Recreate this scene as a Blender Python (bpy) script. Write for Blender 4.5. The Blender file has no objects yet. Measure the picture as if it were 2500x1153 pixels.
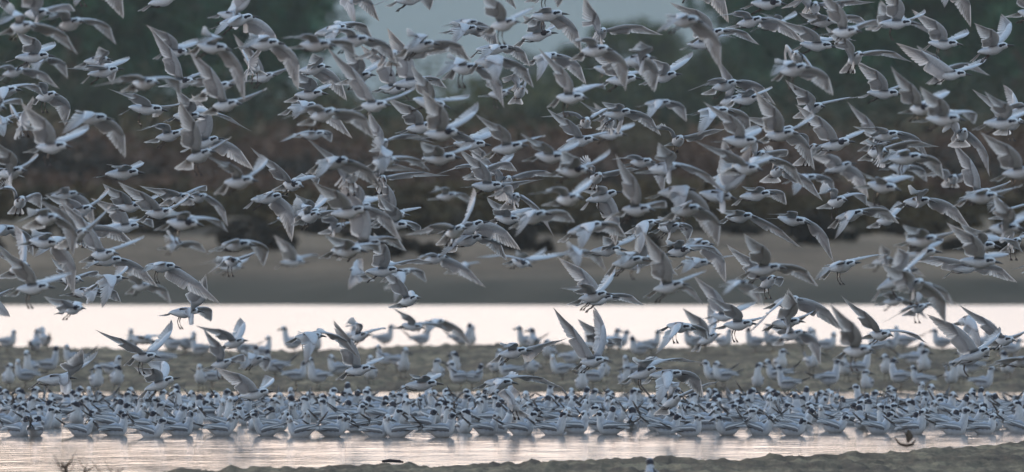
import bpy, math, random
from mathutils import Vector, Matrix, noise
R = math.radians
scene = bpy.context.scene
col = scene.collection

# ------------------------------------------------------------------ camera, sky, sun, exposure
CAM_H = 1.5            # eye height above the water, metres
FPX = 44750.0          # focal length in pixels of the 2500 px wide photograph
HORIZON = 385.0        # row of the horizon in the photograph
cam_d = bpy.data.cameras.new('camera')
cam = bpy.data.objects.new('camera', cam_d)
col.objects.link(cam)
cam.location = (0, 0, CAM_H)
cam.rotation_euler = (R(90), 0, 0)
cam_d.sensor_width = 36.0
cam_d.lens = FPX / 2500 * 36.0
cam_d.shift_y = -(1153 / 2 - HORIZON) / 2500
cam_d.clip_start = 1.0
cam_d.clip_end = 9000.0
cam_d.dof.use_dof = True
cam_d.dof.focus_distance = 95.0
cam_d.dof.aperture_fstop = 9.0
cam_d.dof.aperture_blades = 9
scene.camera = cam

SUN_EL, SUN_AZ = R(7), R(-28)      # low sun ahead and to the left, behind thin cloud
world = bpy.data.worlds.new('World')
scene.world = world
world.use_nodes = True
nt = world.node_tree
nt.nodes.clear()
w_out = nt.nodes.new('ShaderNodeOutputWorld')
w_bg = nt.nodes.new('ShaderNodeBackground')
sky = nt.nodes.new('ShaderNodeTexSky')
sky.sky_type = 'NISHITA'
sky.sun_disc = False
sky.sun_elevation = SUN_EL
sky.sun_rotation = SUN_AZ
sky.air_density = 1.0
sky.dust_density = 2.5
sky.ozone_density = 1.5
# thin even cloud veil over the clear sky
veil = nt.nodes.new('ShaderNodeMix'); veil.data_type = 'RGBA'
veil.inputs['Factor'].default_value = 0.78
grad_tc = nt.nodes.new('ShaderNodeTexCoord')
grad_sep = nt.nodes.new('ShaderNodeSeparateXYZ')
ramp = nt.nodes.new('ShaderNodeValToRGB')
ramp.color_ramp.elements[0].position = 0.0
ramp.color_ramp.elements[0].color = (8.0, 6.45, 5.95, 1)
ramp.color_ramp.elements[1].position = 1.0
ramp.color_ramp.elements[1].color = (2.6, 3.95, 5.3, 1)
e = ramp.color_ramp.elements.new(0.10); e.color = (6.9, 5.7, 5.45, 1)
e = ramp.color_ramp.elements.new(0.32); e.color = (3.3, 4.0, 4.9, 1)
nt.links.new(grad_tc.outputs['Generated'], grad_sep.inputs[0])
nt.links.new(grad_sep.outputs['Z'], ramp.inputs[0])
nt.links.new(sky.outputs[0], veil.inputs['A'])
# the sunset side of the sky is the brighter one
dotn = nt.nodes.new('ShaderNodeVectorMath'); dotn.operation = 'DOT_PRODUCT'
dotn.inputs[1].default_value = (math.sin(SUN_AZ) * .97, math.cos(SUN_AZ) * .97, .1)
nt.links.new(grad_tc.outputs['Generated'], dotn.inputs[0])
side = nt.nodes.new('ShaderNodeMapRange'); side.interpolation_type = 'SMOOTHSTEP'
side.inputs['From Min'].default_value = -0.8; side.inputs['From Max'].default_value = 0.8
side.inputs['To Min'].default_value = 0.50; side.inputs['To Max'].default_value = 1.12
nt.links.new(dotn.outputs['Value'], side.inputs['Value'])
vsc = nt.nodes.new('ShaderNodeVectorMath'); vsc.operation = 'SCALE'
nt.links.new(ramp.outputs[0], vsc.inputs[0]); nt.links.new(side.outputs[0], vsc.inputs['Scale'])
nt.links.new(vsc.outputs[0], veil.inputs['B'])
nt.links.new(veil.outputs['Result'], w_bg.inputs['Color'])
w_bg.inputs['Strength'].default_value = 0.12
nt.links.new(w_bg.outputs[0], w_out.inputs['Surface'])

sun_d = bpy.data.lights.new('sun', 'SUN')
sun_d.energy = 0.5
sun_d.angle = R(18)
sun_d.color = (1.0, 0.86, 0.76)
sun = bpy.data.objects.new('sun', sun_d)
col.objects.link(sun)
sun_dir = Vector((math.sin(SUN_AZ) * math.cos(SUN_EL), math.cos(SUN_AZ) * math.cos(SUN_EL), math.sin(SUN_EL)))
sun.rotation_euler = sun_dir.to_track_quat('Z', 'Y').to_euler()

scene.view_settings.view_transform = 'Standard'
scene.view_settings.look = 'None'
scene.view_settings.gamma = 1.0
scene.view_settings.exposure = 1.62
scene.cycles.use_denoising = True
scene.cycles.max_bounces = 6
scene.cycles.transparent_max_bounces = 4
scene.cycles.volume_bounces = 0
scene.cycles.use_fast_gi = False

rng = random.Random(7)

def px_to_world(px, py, D):
    """the point at distance D (metres ahead) that the photograph shows at px, py"""
    return Vector(((px - 1250) / FPX * D, D, CAM_H - (py - HORIZON) / FPX * D))

# ------------------------------------------------------------------ materials
def new_mat(name):
    m = bpy.data.materials.new(name); m.use_nodes = True
    n = m.node_tree.nodes; l = m.node_tree.links
    b = n['Principled BSDF']
    return m, n, l, b

def math_node(n, l, op, a, b=None, c=None, clamp=False):
    q = n.new('ShaderNodeMath'); q.operation = op; q.use_clamp = clamp
    for i, v in enumerate((a, b, c)):
        if v is None: continue
        if isinstance(v, (int, float)): q.inputs[i].default_value = v
        else: l.new(v, q.inputs[i])
    return q.outputs[0]

def mix_col(n, l, f, a, b):
    q = n.new('ShaderNodeMix'); q.data_type = 'RGBA'
    if isinstance(f, (int, float)): q.inputs['Factor'].default_value = f
    else: l.new(f, q.inputs['Factor'])
    for k, v in (('A', a), ('B', b)):
        if isinstance(v, tuple): q.inputs[k].default_value = (*v, 1)
        else: l.new(v, q.inputs[k])
    return q.outputs['Result']

def make_plumage():
    m, n, l, b = new_mat('plumage')
    at = n.new('ShaderNodeAttribute'); at.attribute_name = 'hc'
    ca = n.new('ShaderNodeAttribute'); ca.attribute_name = 'tint'
    s = n.new('ShaderNodeSeparateXYZ'); l.new(at.outputs['Vector'], s.inputs[0])
    x, y, z = s.outputs
    sc = n.new('ShaderNodeSeparateXYZ'); l.new(ca.outputs['Vector'], sc.inputs[0])
    back, cap, _ = sc.outputs
    def ell(cx, cz, rx, rz, soft=0.3):
        dx = math_node(n, l, 'DIVIDE', math_node(n, l, 'SUBTRACT', x, cx), rx)
        dz = math_node(n, l, 'DIVIDE', math_node(n, l, 'SUBTRACT', z, cz), rz)
        d = math_node(n, l, 'ADD', math_node(n, l, 'MULTIPLY', dx, dx), math_node(n, l, 'MULTIPLY', dz, dz))
        return math_node(n, l, 'DIVIDE', math_node(n, l, 'SUBTRACT', 1 + soft / 2, d), soft, clamp=True)
    no = n.new('ShaderNodeTexNoise'); no.inputs['Scale'].default_value = 90; no.inputs['Detail'].default_value = 3
    tc = n.new('ShaderNodeTexCoord'); l.new(tc.outputs['Object'], no.inputs['Vector'])
    oi = n.new('ShaderNodeObjectInfo')
    white = mix_col(n, l, no.outputs['Fac'], (0.40, 0.44, 0.48), (0.66, 0.69, 0.72))
    grey = mix_col(n, l, no.outputs['Fac'], (0.17, 0.19, 0.23), (0.31, 0.335, 0.39))
    base = mix_col(n, l, back, white, grey)
    crown = ell(-0.55, 0.75, 0.95, 0.55, 0.7)
    base = mix_col(n, l, math_node(n, l, 'MULTIPLY', crown, 0.28), base, (0.16, 0.16, 0.18))
    # full dark cap of some birds
    capz = math_node(n, l, 'MULTIPLY', math_node(n, l, 'MULTIPLY', ell(-0.95, 0.16, 0.80, 0.80, 0.3), cap), 1.0)
    base = mix_col(n, l, capz, base, (0.035, 0.035, 0.045))
    mask = math_node(n, l, 'MAXIMUM', ell(-0.05, 0.18, 0.66, 0.29), ell(-0.74, 0.12, 0.46, 0.42))
    base = mix_col(n, l, mask, base, (0.018, 0.02, 0.03))
    vary = math_node(n, l, 'MULTIPLY_ADD', oi.outputs['Random'], 0.22, 0.84)
    hv = n.new('ShaderNodeHueSaturation'); l.new(vary, hv.inputs['Value']); l.new(base, hv.inputs['Color'])
    l.new(hv.outputs[0], b.inputs['Base Color'])
    b.inputs['Roughness'].default_value = 0.8
    b.inputs['Specular IOR Level'].default_value = 0.2
    bp = n.new('ShaderNodeBump'); bp.inputs['Strength'].default_value = 0.35; bp.inputs['Distance'].default_value = 0.002
    l.new(no.outputs['Fac'], bp.inputs['Height']); l.new(bp.outputs[0], b.inputs['Normal'])
    return m

def make_feather(name, thin):
    m, n, l, b = new_mat(name)
    ca = n.new('ShaderNodeAttribute'); ca.attribute_name = 'fcol'
    uv = n.new('ShaderNodeAttribute'); uv.attribute_name = 'fuv'
    s = n.new('ShaderNodeSeparateXYZ'); l.new(uv.outputs['Vector'], s.inputs[0])
    u, v, _ = s.outputs
    # a darker inner vane beside the pale shaft
    edge = math_node(n, l, 'MULTIPLY_ADD', u, 0.52, 0.60)
    shaft = math_node(n, l, 'LESS_THAN', math_node(n, l, 'ABSOLUTE', math_node(n, l, 'SUBTRACT', u, 0.62)), 0.06)
    oi = n.new('ShaderNodeObjectInfo')
    vv = math_node(n, l, 'MULTIPLY', edge, math_node(n, l, 'MULTIPLY_ADD', oi.outputs['Random'], 0.25, 0.85))
    hv = n.new('ShaderNodeHueSaturation'); l.new(vv, hv.inputs['Value']); l.new(ca.outputs['Color'], hv.inputs['Color'])
    c = mix_col(n, l, math_node(n, l, 'MULTIPLY', shaft, 0.5), hv.outputs[0], (0.75, 0.75, 0.76))
    l.new(c, b.inputs['Base Color'])
    b.inputs['Roughness'].default_value = 0.7
    b.inputs['Specular IOR Level'].default_value = 0.25
    tr = n.new('ShaderNodeBsdfTranslucent')
    warm = mix_col(n, l, 0.45, c, (0.60, 0.57, 0.53)); l.new(warm, tr.inputs['Color'])
    mx = n.new('ShaderNodeMixShader'); mx.inputs[0].default_value = thin
    l.new(b.outputs[0], mx.inputs[1]); l.new(tr.outputs[0], mx.inputs[2])
    l.new(mx.outputs[0], n['Material Output'].inputs['Surface'])
    return m

def plain(name, c1, c2, scale=20, rough=0.6, spec=0.3, bump=0.0, bdist=0.01, coord='Object', detail=4):
    m, n, l, b = new_mat(name)
    tc = n.new('ShaderNodeTexCoord')
    no = n.new('ShaderNodeTexNoise'); no.inputs['Scale'].default_value = scale; no.inputs['Detail'].default_value = detail
    l.new(tc.outputs[coord], no.inputs['Vector'])
    rp = n.new('ShaderNodeValToRGB')
    rp.color_ramp.elements[0].position = 0.32; rp.color_ramp.elements[0].color = (*c1, 1)
    rp.color_ramp.elements[1].position = 0.68; rp.color_ramp.elements[1].color = (*c2, 1)
    l.new(no.outputs['Fac'], rp.inputs[0]); l.new(rp.outputs[0], b.inputs['Base Color'])
    b.inputs['Roughness'].default_value = rough; b.inputs['Specular IOR Level'].default_value = spec
    if bump:
        bp = n.new('ShaderNodeBump'); bp.inputs['Strength'].default_value = bump; bp.inputs['Distance'].default_value = bdist
        l.new(no.outputs['Fac'], bp.inputs['Height']); l.new(bp.outputs[0], b.inputs['Normal'])
    return m

M_PLUM = make_plumage()
M_FEATH = make_feather('feather_vane', 0.42)
M_FOLD = make_feather('folded_feather', 0.06)
M_BILL = plain('bill_horn', (0.012, 0.012, 0.014), (0.03, 0.028, 0.03), 60, 0.35, 0.5)
M_LEG = plain('leg_skin', (0.014, 0.010, 0.010), (0.04, 0.022, 0.020), 60, 0.5, 0.4)
M_EYE = plain('eye_gloss', (0.004, 0.004, 0.004), (0.008, 0.008, 0.008), 60, 0.05, 0.8)

# ------------------------------------------------------------------ object helpers
def make_obj(name, mesh, parent=None, matrix=None):
    o = bpy.data.objects.new(name, mesh)
    col.objects.link(o)
    if parent is not None: o.parent = parent
    if matrix is not None: o.matrix_local = matrix
    return o

def tag(o, label=None, cat=None, group=None, kind=None):
    if label: o['label'] = label
    if cat: o['category'] = cat
    if group: o['group'] = group
    if kind: o['kind'] = kind
    return o

class MB:
    def __init__(self): self.v = []; self.f = []; self.a = []; self.b = []
    def add(self, p, a=(0, 0, 0), b=(0, 0, 0)):
        self.v.append(tuple(p)); self.a.append(tuple(a)); self.b.append(tuple(b)); return len(self.v) - 1
    def mesh(self, name, mat, an=None, bn=None, smooth=True):
        me = bpy.data.meshes.new(name)
        me.from_pydata(self.v, [], self.f)
        if an:
            t = me.attributes.new(an, 'FLOAT_VECTOR', 'POINT')
            t.data.foreach_set('vector', [c for q in self.a for c in q])
        if bn:
            t = me.attributes.new(bn, 'FLOAT_VECTOR', 'POINT')
            t.data.foreach_set('vector', [c for q in self.b for c in q])
        if smooth: me.polygons.foreach_set('use_smooth', [True] * len(me.polygons))
        me.materials.append(mat)
        me.update()
        return me
    def tube(self, pts, radii, n=5, cap=True):
        rings = []
        for i, (p, r) in enumerate(zip(pts, radii)):
            p = Vector(p)
            d = (Vector(pts[min(i + 1, len(pts) - 1)]) - Vector(pts[max(i - 1, 0)])).normalized()
            s = d.cross(Vector((0, 0, 1)))
            if s.length < 1e-3: s = d.cross(Vector((0, 1, 0)))
            s.normalize(); t = s.cross(d)
            rings.append([self.add(p + (s * math.cos(2 * math.pi * k / n) + t * math.sin(2 * math.pi * k / n)) * r) for k in range(n)])
        for a, b in zip(rings, rings[1:]):
            for k in range(n):
                self.f.append((a[k], a[(k + 1) % n], b[(k + 1) % n], b[k]))
        if cap:
            self.f.append(tuple(reversed(rings[0]))); self.f.append(tuple(rings[-1]))
# ------------------------------------------------------------------ terns
GREY = Vector((0.52, 0.545, 0.60))
PALE = Vector((0.78, 0.78, 0.79))
TIPC = Vector((0.17, 0.125, 0.10))
WHITE = Vector((0.76, 0.76, 0.78))
# feathers are laid as blades: a = (u across, v along, 0), b = colour
def blade(mb, root, d, nrm, length, width, c_root, c_tip, point=0.9, camber=0.004, tipw=0.5):
    side = nrm.cross(d).normalized()
    rows = ((0.0, 0.38), (0.35, 0.5), (0.72, 0.5), (0.9, 0.5 * tipw + 0.08))
    prev = None
    for t, w in rows:
        p = root + d * (length * t) - nrm * (camber * math.sin(math.pi * t))
        c = c_root.lerp(c_tip, t ** 1.6)
        r = [mb.add(p + side * (width * w), (0, t, 0), c), mb.add(p - side * (width * w), (1, t, 0), c)]
        if prev: mb.f.append((prev[0], prev[1], r[1], r[0]))
        prev = r
    t = mb.add(root + d * length, (0.62, 1, 0), c_tip)
    mb.f.append((prev[0], prev[1], t))

FLY_RINGS = [(.0905, -.002, .0035, .0035), (.087, -.001, .009, .009), (.080, .001, .0145, .015), (.071, .003, .0178, .0185),
             (.061, .003, .0185, .019), (.050, .001, .020, .021), (.037, -.001, .0245, .0245), (.022, -.003, .0280, .0285),
             (.006, -.003, .0290, .0295), (-.010, -.002, .0275, .028), (-.028, -.001, .0240, .0235), (-.046, .001, .0185, .018),
             (-.062, .003, .014, .0135), (-.076, .004, .0085, .007), (-.084, .004, .003, .003)]
HEAD_C = (0.071, 0.003)

def fly_body_mesh(wings, cap):
    """one closed skin: head, trunk and the fleshy part of both wings grow out of the same surface.
    wings: {+1: (lead points, chord dirs, normals), -1: ...}"""
    mb = MB(); N = 12
    rings = []
    for (x, z, ry, rz) in FLY_RINGS:
        r = []
        for k in range(N):
            a = 2 * math.pi * k / N
            p = (x, math.cos(a) * ry, z + math.sin(a) * rz)
            up = math.sin(a)
            bk = min(1, max(0, (up - 0.25) / 0.35)) * (1.0 if x < 0.045 else 0.0) * (1 if x > -0.07 else 0.3)
            r.append(mb.add(p, ((p[0] - HEAD_C[0]) / .02, p[1] / .02, (p[2] - HEAD_C[1]) / .02), (bk, cap, 0)))
        rings.append(r)
    R0, R1 = 6, 9
    for i in range(len(rings) - 1):
        for k in range(N):
            if R0 <= i < R1 and k in (1, 4): continue
            mb.f.append((rings[i][k], rings[i + 1][k], rings[i + 1][(k + 1) % N], rings[i][(k + 1) % N]))
    mb.f.append(tuple(rings[0])); mb.f.append(tuple(reversed(rings[-1])))
    for side, (lead, cdir, nrm) in wings.items():
        top = [rings[i][2 if side > 0 else 4] for i in range(R0, R1 + 1)]
        bot = [rings[i][1 if side > 0 else 5] for i in range(R0, R1 + 1)]
        loop = top + bot[::-1]
        chords = (.054, .053, .051, .046, .036, .020)
        thick = (.0085, .007, .006, .005, .0035, .0018)
        for P, c, n, ch, th in zip(lead, cdir, nrm, chords, thick):
            new = []
            for j, u in enumerate((0.0, .3, .68, 1.0)):
                new.append(mb.add(P + c * (u * ch) + n * th * (.35, 1, .7, .15)[j], (9, 9, 9), (0.6, 0, 0)))
            for j, u in reversed(list(enumerate((0.0, .3, .68, 1.0)))):
                new.append(mb.add(P + c * (u * ch) - n * th * (.35, .8, .5, .15)[j], (9, 9, 9), (0.3, 0, 0)))
            for q in range(8):
                a, b2, c2, d2 = loop[q], loop[(q + 1) % 8], new[(q + 1) % 8], new[q]
                mb.f.append((a, b2, c2, d2) if side > 0 else (d2, c2, b2, a))
            loop = new
        mb.f.append(tuple(loop) if side > 0 else tuple(reversed(loop)))
    return mb.mesh('tern_body', M_PLUM, 'hc', 'tint')

def wing_frame(side, T, twist=0.0):
    """two-bone wing that reaches the tip T"""
    P0 = Vector((0.034, side * 0.022, 0.014))
    A, B = 0.150, 0.205
    v = T - P0
    Lm = min(max(v.length, 0.16), (A + B) * 0.985)
    v.normalize(); T = P0 + v * Lm
    d1 = (A * A - B * B + Lm * Lm) / (2 * Lm)
    h = math.sqrt(max(A * A - d1 * d1, 0))
    bend = Vector((1.0, 0, 0.45 if v.z < 0.1 else 0.0))
    bend -= v * bend.dot(v)
    if bend.length < 1e-3: bend = Vector((0, 0, 1)) - v * v.z
    bend.normalize()
    W = P0 + v * d1 + bend * h
    # the leading edge is one smooth arch: shoulder - wrist - tip
    C = W + (W - (P0 + T) * .5) * .55
    K = .44
    def crv(t): return P0 * (1 - t) ** 2 + C * (2 * t * (1 - t)) + T * t * t
    def tan(t): return ((C - P0) * (1 - t) + (T - C) * t).normalized()
    tw = twist
    back = Vector((-math.cos(tw), 0, -math.sin(tw)))
    def frame(t):
        s = tan(t)
        c = back - s * back.dot(s)
        if c.length < .30: c = c + (Vector((0, 0, -1)) + s * s.z) * .4
        c.normalize()
        return crv(t), c, s.cross(c) * side, s
    st = [frame(t) for t in (.07, .19, .32, K, .54, .64)]
    return [q[0] for q in st], [q[1] for q in st], [q[2] for q in st], frame, T, K

def flight_feather_mesh(side, F, seed):
    frame, T, K = F[3:]
    rg = random.Random(seed)
    mb = MB()
    for i in range(11):                       # secondaries along the arm
        P, c, n, s = frame(.04 + (K - .04) * i / 10)
        d = (c + s * (0.06 + 0.03 * rg.random()) - n * 0.07).normalized()
        blade(mb, P + c * .034 - n * (.0012 + i * .0004), d, n, (.052 if i == 0 else .062) * rg.uniform(.975, 1.02), .0235, GREY, PALE, tipw=.95, camber=.004)
    Pk, ck, nk, sk = frame(K)
    for p in range(10):                       # primaries fanned from the wrist to the wing tip
        q = p / 9
        P, c, n, s = frame(K + .20 * q)
        root = P + c * (.026 * (1 - q) + .004) - n * .001
        tip = T - P
        hand = tip.normalized()
        d = (c * (1 - q ** .55) * .9 + hand * (q ** .55) * 1.3 + s * .12).normalized()
        d = (d - n * .03 + d.cross(n) * rg.uniform(-.02, .02)).normalized()
        ln = .063 + (tip.length - .004 - .063) * q ** 1.3
        c_t = PALE.lerp(TIPC, min(1, .10 + q * .95))
        blade(mb, root, d, n, ln, .0225 - .0095 * q, GREY.lerp(GREY * .74, q), c_t, tipw=.7 - .3 * q, camber=.006)
    return mb.mesh('flight_feathers', M_FEATH, 'fuv', 'fcol')

def tail_mesh(spread, tilt, seed):
    rg = random.Random(seed)
    mb = MB()
    base = Vector((-0.066, 0, 0.003))
    for i in range(12):
        q = (i - 5.5) / 5.5
        a = q * spread / 2
        d = Vector((-math.cos(a) * math.cos(tilt), math.sin(a), -math.cos(a) * math.sin(tilt)))
        nrm = Vector((-math.sin(tilt), 0, math.cos(tilt)))
        ln = 0.064 + 0.014 * abs(q) + rg.uniform(-.002, .002)
        blade(mb, base + Vector((0, q * 0.006, -abs(q) * 0.001 - i * 0.0001)), d, nrm, ln, 0.016 if spread > .6 else 0.013,
              PALE, WHITE * 0.95 if abs(q) < 0.9 else WHITE, tipw=0.8, camber=0.001)
    return mb.mesh('tail_fan', M_FEATH, 'fuv', 'fcol')

def cone_mesh(name, pts, radii, mat, n=6):
    mb = MB(); mb.tube(pts, radii, n)
    return mb.mesh(name, mat)

BILL_FLY = cone_mesh('bill', [(.085, 0, -.001), (.098, 0, -.003), (.112, 0, -.0065), (.126, 0, -.0115)], [.0080, .0064, .0044, .0008], M_BILL)
def leg_mesh(kind, side):
    mb = MB(); y = side * 0.010
    if kind == 'tucked':
        k, h, f = Vector((-.020, y, -.024)), Vector((-.046, y, -.024)), Vector((-.058, y, -.019))
        toe = Vector((-.9, 0, .15))
    elif kind == 'trailing':
        k, h, f = Vector((-.024, y, -.022)), Vector((-.044, y * 1.1, -.036)), Vector((-.060, y * 1.2, -.040))
        toe = Vector((-.7, 0, -.6))
    else:
        k, h, f = Vector((-.020, y, -.022)), Vector((-.030, y * 1.2, -.046)), Vector((-.026, y * 1.4, -.070))
        toe = Vector((.45, 0, -.8))
    mb.tube([k, h, f], [.0038, .0026, .0022], 5)
    toe.normalize()
    tips = []
    for s in (-1, 0, 1):
        t = f + toe * 0.024 + Vector((0, s * .009, 0)); tips.append(t)
        mb.tube([f, f.lerp(t, .6) + Vector((0, 0, .001)), t], [.0021, .0016, .0007], 4)
    a = mb.add(f); b = [mb.add(f.lerp(t, .85)) for t in tips]
    mb.f += [(a, b[0], b[1]), (a, b[1], b[2])]
    return mb.mesh('leg', M_LEG)
LEGS = {(k, s): leg_mesh(k, s) for k in ('tucked', 'trailing', 'dangling') for s in (-1, 1)}
def ball_mesh(name, r, mat):
    mb = MB(); n = 6
    rr = [[mb.add((r * math.cos(e) * math.cos(2 * math.pi * k / n), r * math.cos(e) * math.sin(2 * math.pi * k / n), r * math.sin(e))) for k in range(n)] for e in (-1.2, -.5, .5, 1.2)]
    for a, b in zip(rr, rr[1:]):
        for k in range(n): mb.f.append((a[k], a[(k + 1) % n], b[(k + 1) % n], b[k]))
    mb.f.append(tuple(reversed(rr[0]))); mb.f.append(tuple(rr[-1]))
    return mb.mesh(name, mat)
EYE = ball_mesh('eye', .0031, M_EYE)

def build_flying(rec, idx):
    """rec = bill x,y, tail x,y, near tip x,y, far tip x,y, distance: measured in the photograph's pixels"""
    bx, by, tx, ty, nx, ny, fx, fy, D = rec
    m = D / FPX
    L = 0.262
    d2 = Vector(((bx - tx) * m, -(by - ty) * m))
    if d2.length > L * 0.985: d2 *= L * 0.985 / d2.length
    depth = -math.sqrt(L * L - d2.length_squared)
    F = Vector((d2.x, depth, d2.y)).normalized()
    bill = px_to_world(bx, by, D)
    O = bill - F * 0.122
    O.y = D
    up = Vector((0, 0, 1)) - F * F.z
    up.normalize()
    left = up.cross(F)
    rot = Matrix((F, left, up)).transposed()
    M = Matrix.Translation(O) @ rot.to_4x4()
    inv = M.inverted()
    rg = random.Random(idx * 13 + 5)
    wings = {}; frames = {}
    left_far = left.y > 0
    for name, (wx, wy) in (('near', (nx, ny)), ('far', (fx, fy))):
        side = 1 if (name == 'far') == left_far else -1
        S = M @ Vector((0.034, side * 0.022, 0.014))
        tip = px_to_world(wx, wy, D)
        v = Vector((tip.x - S.x, 0, tip.z - S.z))
        r = math.hypot(v.x, v.z); Lw = 0.355
        if r > Lw * .98: v *= Lw * .98 / r; r = Lw * .98
        Le = max(r * 1.02, Lw * rg.uniform(.84, .95))
        Le = min(Le, Lw * .985)
        outward = left * side
        sgn = 1 if outward.y > 0 else -1
        v.y = sgn * math.sqrt(max(Le * Le - r * r, 0))
        # keep the tip on its own side of the body
        if v.dot(outward) < 0.03: v += outward * (0.06 - v.dot(outward)); v = v.normalized() * Le
        T = inv @ (S + v)
        Fm = wing_frame(side, T, rg.uniform(-.22, .30))
        frames[side] = Fm; wings[side] = Fm[:3]
    body = make_obj('flying_tern', fly_body_mesh(wings, 1.0 if rg.random() < .12 else 0.0))
    body.matrix_world = M
    for side in (-1, 1):
        make_obj('flight_feathers', flight_feather_mesh(side, frames[side], idx * 7 + side), body)['kind'] = 'stuff'
    spread = R(rg.choice((20, 28, 38, 50, 66, 84))) if abs(F.x) > .6 else R(rg.choice((50, 70, 85)))
    make_obj('tail', tail_mesh(spread, R(rg.uniform(6, 40)), idx), body)
    make_obj('bill', BILL_FLY, body)
    kind = rg.choices(('tucked', 'trailing', 'dangling'), (.45, .35, .2))[0]
    for s in (-1, 1):
        make_obj('leg', LEGS[kind, s], body)
        e = make_obj('eye', EYE, body); e.location = (.0785, s * .0142, .0055)
    return body, F, spread, kind

# ---- resting birds: floating and standing share one skin builder
REST = [(-.094, .040, .004, .003), (-.080, .039, .012, .009), (-.056, .037, .025, .021), (-.032, .033, .036, .032), (-.004, .031, .041, .038),
        (.022, .034, .040, .040), (.045, .041, .031, .032), (.055, .057, .0265, .028), (.060, .074, .0220, .0235), (.063, .089, .0195, .022),
        (.066, .102, .0210, .0235), (.078, .1085, .0198, .0195), (.089, .107, .0150, .0145), (.0955, .1045, .0075, .0075), (.098, .1035, .0035, .0035)]
REST_DIR = [0, 5, 8, 8, 3, -25, -45, -66, -78, -78, -50, -8, 12, 15, 15]
def rest_meshes(head_yaw, neck, cap, fluff=1.0, wing_up=0.0):
    """neck: metres the head is stretched (+) or hunched (-); returns body, bill, wing meshes, eyes"""
    mb = MB(); N = 14; rings = []
    cy, sy = math.cos(head_yaw), math.sin(head_yaw)
    def turn(p, w):
        a = head_yaw * w
        c, s = math.cos(a), math.sin(a)
        x, y = p[0] - .064, p[1]
        return Vector((.064 + x * c - y * s, x * s + y * c, p[2]))
    for i, ((x, z, rw, rh), dg) in enumerate(zip(REST, REST_DIR)):
        st = min(1, max(0, (i - 6) / 4))
        z2 = z + neck * st; x2 = x + neck * .25 * st
        if i < 7: rw *= fluff; rh *= fluff
        a0 = R(dg); w = min(1, max(0, (i - 7) / 3.5))
        r = []
        for k in range(N):
            a = 2 * math.pi * k / N
            uo = math.sin(a) * rh
            p = Vector((x2 + uo * math.sin(a0), math.cos(a) * rw, z2 + uo * math.cos(a0)))
            hcv = ((x2 + uo * math.sin(a0) - .076 - neck * .25) / .0225, p.y / .0225, (z2 + uo * math.cos(a0) - .106 - neck) / .0225)
            up = math.sin(a)
            bk = min(1, max(0, (up + 0.6) / 0.6)) * (1 if i < 6 else .85 if i == 6 else 0.65 if i < 9 else 0.2)
            r.append(mb.add(turn(p, w), hcv, (bk, cap, 0)))
        rings.append(r)
    for a, b in zip(rings, rings[1:]):
        for k in range(N): mb.f.append((a[k], a[(k + 1) % N], b[(k + 1) % N], b[k]))
    mb.f.append(tuple(reversed(rings[0]))); mb.f.append(tuple(rings[-1]))
    body = mb.mesh('resting_body', M_PLUM, 'hc', 'tint')
    bp = [turn(Vector((x + neck * .25, 0, z + neck)), 1) for x, z in ((.094, .105), (.108, .1022), (.121, .0988), (.134, .0945))]
    bill = cone_mesh('bill', bp, [.0082, .0066, .0044, .0008], M_BILL)
    eyes = [turn(Vector((.0855 + neck * .25, s * .0135, .1105 + neck)), 1) for s in (-1, 1)]
    wings = []
    for s in (-1, 1):
        w = MB(); n = 7
        # folded wing: a shallow shell along the flank, then long crossed primaries
        st = [(.040, .034, .030, .016), (.020, .040, .034, .021), (-.010, .0405, .036, .022), (-.045, .033, .040, .018), (-.080, .020, .045, .012), (-.110, .010, .050, .007)]
        prev = None
        for j, (x, yy, z, hh) in enumerate(st):
            r = []
            for k in range(n):
                a = -0.9 + 2.3 * k / (n - 1)
                r.append(w.add((x, s * (yy * fluff * math.cos(a * .9) + .003), z + math.sin(a) * hh * 1.1 + .004), (k / (n - 1) * .9 + .1, j / 5, 0), GREY * (0.36 - .02 * j)))
            if prev:
                for k in range(n - 1): w.f.append((prev[k], prev[k + 1], r[k + 1], r[k]) if s < 0 else (r[k], r[k + 1], prev[k + 1], prev[k]))
            prev = r
        for q in range(6):
            root = Vector((-.050 - q * .009, s * (.024 - q * .0025), .048 - q * .001))
            tipp = Vector((-.118 - q * .0135, -s * (.004 + q * .0025), .052 + q * (.003 + wing_up * .006)))
            d = (tipp - root); ln = d.length; d.normalize()
            blade(w, root, d, Vector((0, s * .5, 1)).normalized(), ln, .013, GREY * .32, TIPC * .40, tipw=.35, camber=0)
        for q in range(4):
            root = Vector((-.02 - q * .012, s * (.036 - q * .002), .046)); d = Vector((-1, -s * .12, -.06)).normalized()
            blade(w, root, d, Vector((0, s * .8, .6)).normalized(), .062, .017, GREY * .30, PALE * .50, tipw=.8, camber=-.002)
        wings.append(w.mesh('folded_wing', M_FOLD, 'fuv', 'fcol'))
    return body, bill, wings, eyes
def rest_tail():
    mb = MB()
    for i in range(8):
        q = (i - 3.5) / 3.5
        blade(mb, Vector((-.080, q * .006, .038 - i * .0002)), Vector((-1, q * .12, .10)).normalized(), Vector((0, 0, 1)), .062 + .008 * abs(q), .012, PALE, WHITE * .9, tipw=.8, camber=0)
    return mb.mesh('tail_closed', M_FEATH, 'fuv', 'fcol')
REST_TAIL = rest_tail()
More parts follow.
